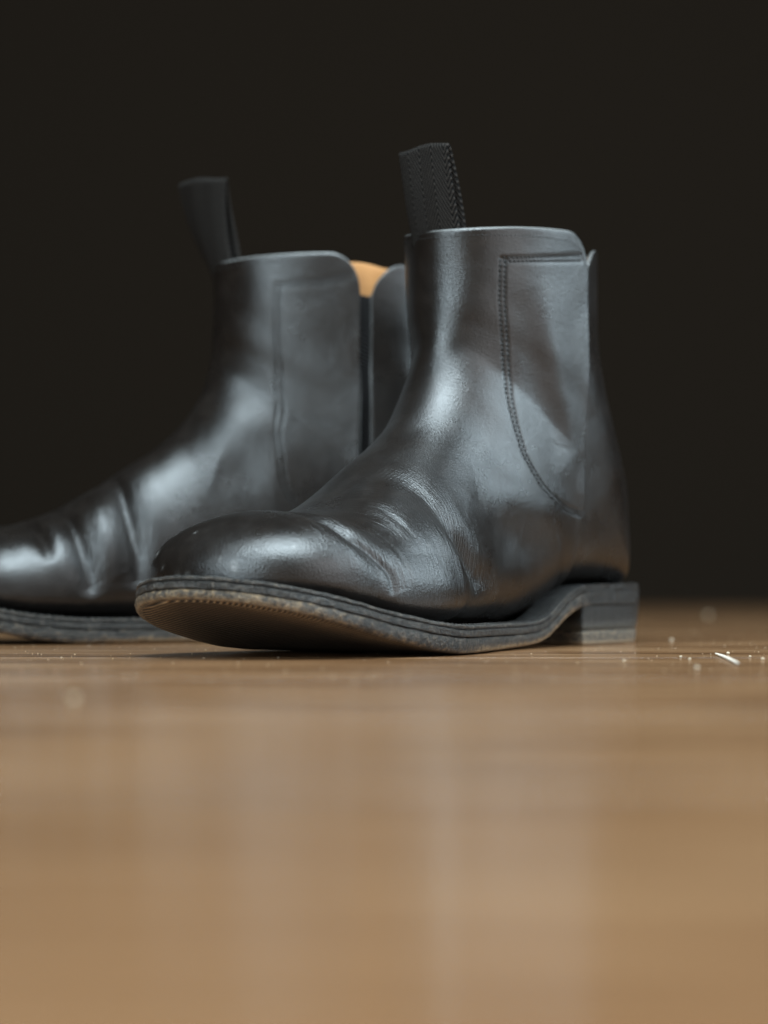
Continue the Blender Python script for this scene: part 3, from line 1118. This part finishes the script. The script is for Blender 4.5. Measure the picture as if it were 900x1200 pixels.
left = make_boot("chelsea_boot", (.0912, 1.0268), 57, 1, (720, 540), (.0085, R(4), 0.0, 0.0, .0335, .0212, -.001))
tag(left, "black leather chelsea boot nearest the camera, toe cap and heel in view", "boot", "pair of chelsea boots")
right = make_boot("chelsea_boot", (.0553, 1.0517), 12, -1, (420, 400), (.015, R(-2), R(14), R(52), .0365, .0225, 0.0))
tag(right, "black leather chelsea boot standing behind, toe cut off by the left edge", "boot", "pair of chelsea boots")


# ------------------------------------------------------------------ debris on the floor
def lump(seed, r):
    """small uneven crumb, base at z = 0"""
    q = np.random.RandomState(seed)
    V, Fc = [], []
    nr, nc = 6, 9
    for i in range(nr):
        la = math.pi * i / (nr - 1)
        for j in range(nc):
            lo = 2 * math.pi * j / nc
            rr = r * (1 + .25 * math.sin(3 * lo + seed) * math.sin(la) + q.uniform(-.12, .12))
            V.append((rr * math.sin(la) * math.cos(lo), rr * math.sin(la) * math.sin(lo) * .85, r * .8 - rr * .8 * math.cos(la)))
    return np.array(V), grid_faces(nr, nc, wrap=True)


CRUMBS = [
    (.1225, 1.014, .0011, "blurred pale crumb on the floor just right of the boot heel"),
    (.0934, .710, .0010, "pale crumb on the floor below and left of the splinter"),
    (-.069, .531, .0011, "large blurred crumb on the floor in front of the boots at left"),
    (.1225, .848, .0008, "sharp pale crumb just above the end of the splinter"),
    (.1257, .790, .0008, "rightmost pale crumb on the floor, right of the splinter"),
    (.1254, .816, .0006, "small crumb between the splinter and the rightmost crumb"),
    (.1015, .790, .0007, "small sharp crumb left of the splinter, nearer the camera of two"),
    (.1015, .815, .0006, "small sharp crumb left of the splinter, farther of two"),
    (.222, 1.63, .0022, "faint wide blurred crumb far back near the dark backdrop"),
    (.078, .775, .0006, "tiny crumb on the floor below the boot heel"),
]
for i, (cx, cy, r, lab) in enumerate(CRUMBS):
    V, Fc = lump(i + 3, r * .8)
    o = mesh_obj("crumb", V, Fc, M['crumb'])
    o.location = (cx, cy, 0.0)
    o.rotation_euler = (0, 0, i * 1.3)
    tag(o, lab, "crumb", "crumbs scattered on the floor")

# pale splinter: tapered, slightly bowed sliver
n = 24
V = []
for i in range(n):
    u = i / (n - 1)
    w = .00062 * (math.sin(math.pi * min(.97, u * .9 + .07)) ** .35)
    cx = .1168 + (.1108 - .1168) * u + .0003 * math.sin(u * 4)
    cy = .838 + (.742 - .838) * u
    for q in range(6):
        an = q * math.pi / 3
        V.append((cx + w * math.cos(an), cy, .0007 + w * .8 * math.sin(an)))
Fc = grid_faces(n, 6, wrap=True)
V = np.array(V)
base = np.array([V[:, 0].mean(), V[:, 1].mean(), 0])
sp = mesh_obj("splinter", V - base, Fc, M['splinter'])
sp.location = base
tag(sp, "thin pale wood splinter lying on the floor right of the heel", "splinter")

# fine dust in the grain
q = np.random.RandomState(12)
V, Fc = [], []
for i in range(900):
    cy = .60 + .65 * q.rand() ** 1.2
    cx = q.uniform(-.17, .17) * cy / .8
    r = .00007 + .00020 * q.rand() ** 3
    b = len(V)
    sx = r * q.uniform(.8, 2.2)
    for dx, dy, dz in ((-sx, 0, r * .5), (0, -r, r * .4), (sx, 0, r * .5), (0, r, r * .6), (0, 0, r * 1.3), (0, 0, 0)):
        V.append((cx + dx, cy + dy, dz))
    for tri in ((0, 1, 4), (1, 2, 4), (2, 3, 4), (3, 0, 4), (1, 0, 5), (2, 1, 5), (3, 2, 5), (0, 3, 5)):
        Fc.append([b + t for t in tri])
dust = mesh_obj("floor_dust", np.array(V), np.array(Fc, dtype=np.int32), M['crumb'])
tag(dust, "fine pale dust specks strewn over the wooden floor", "dust", kind="stuff")
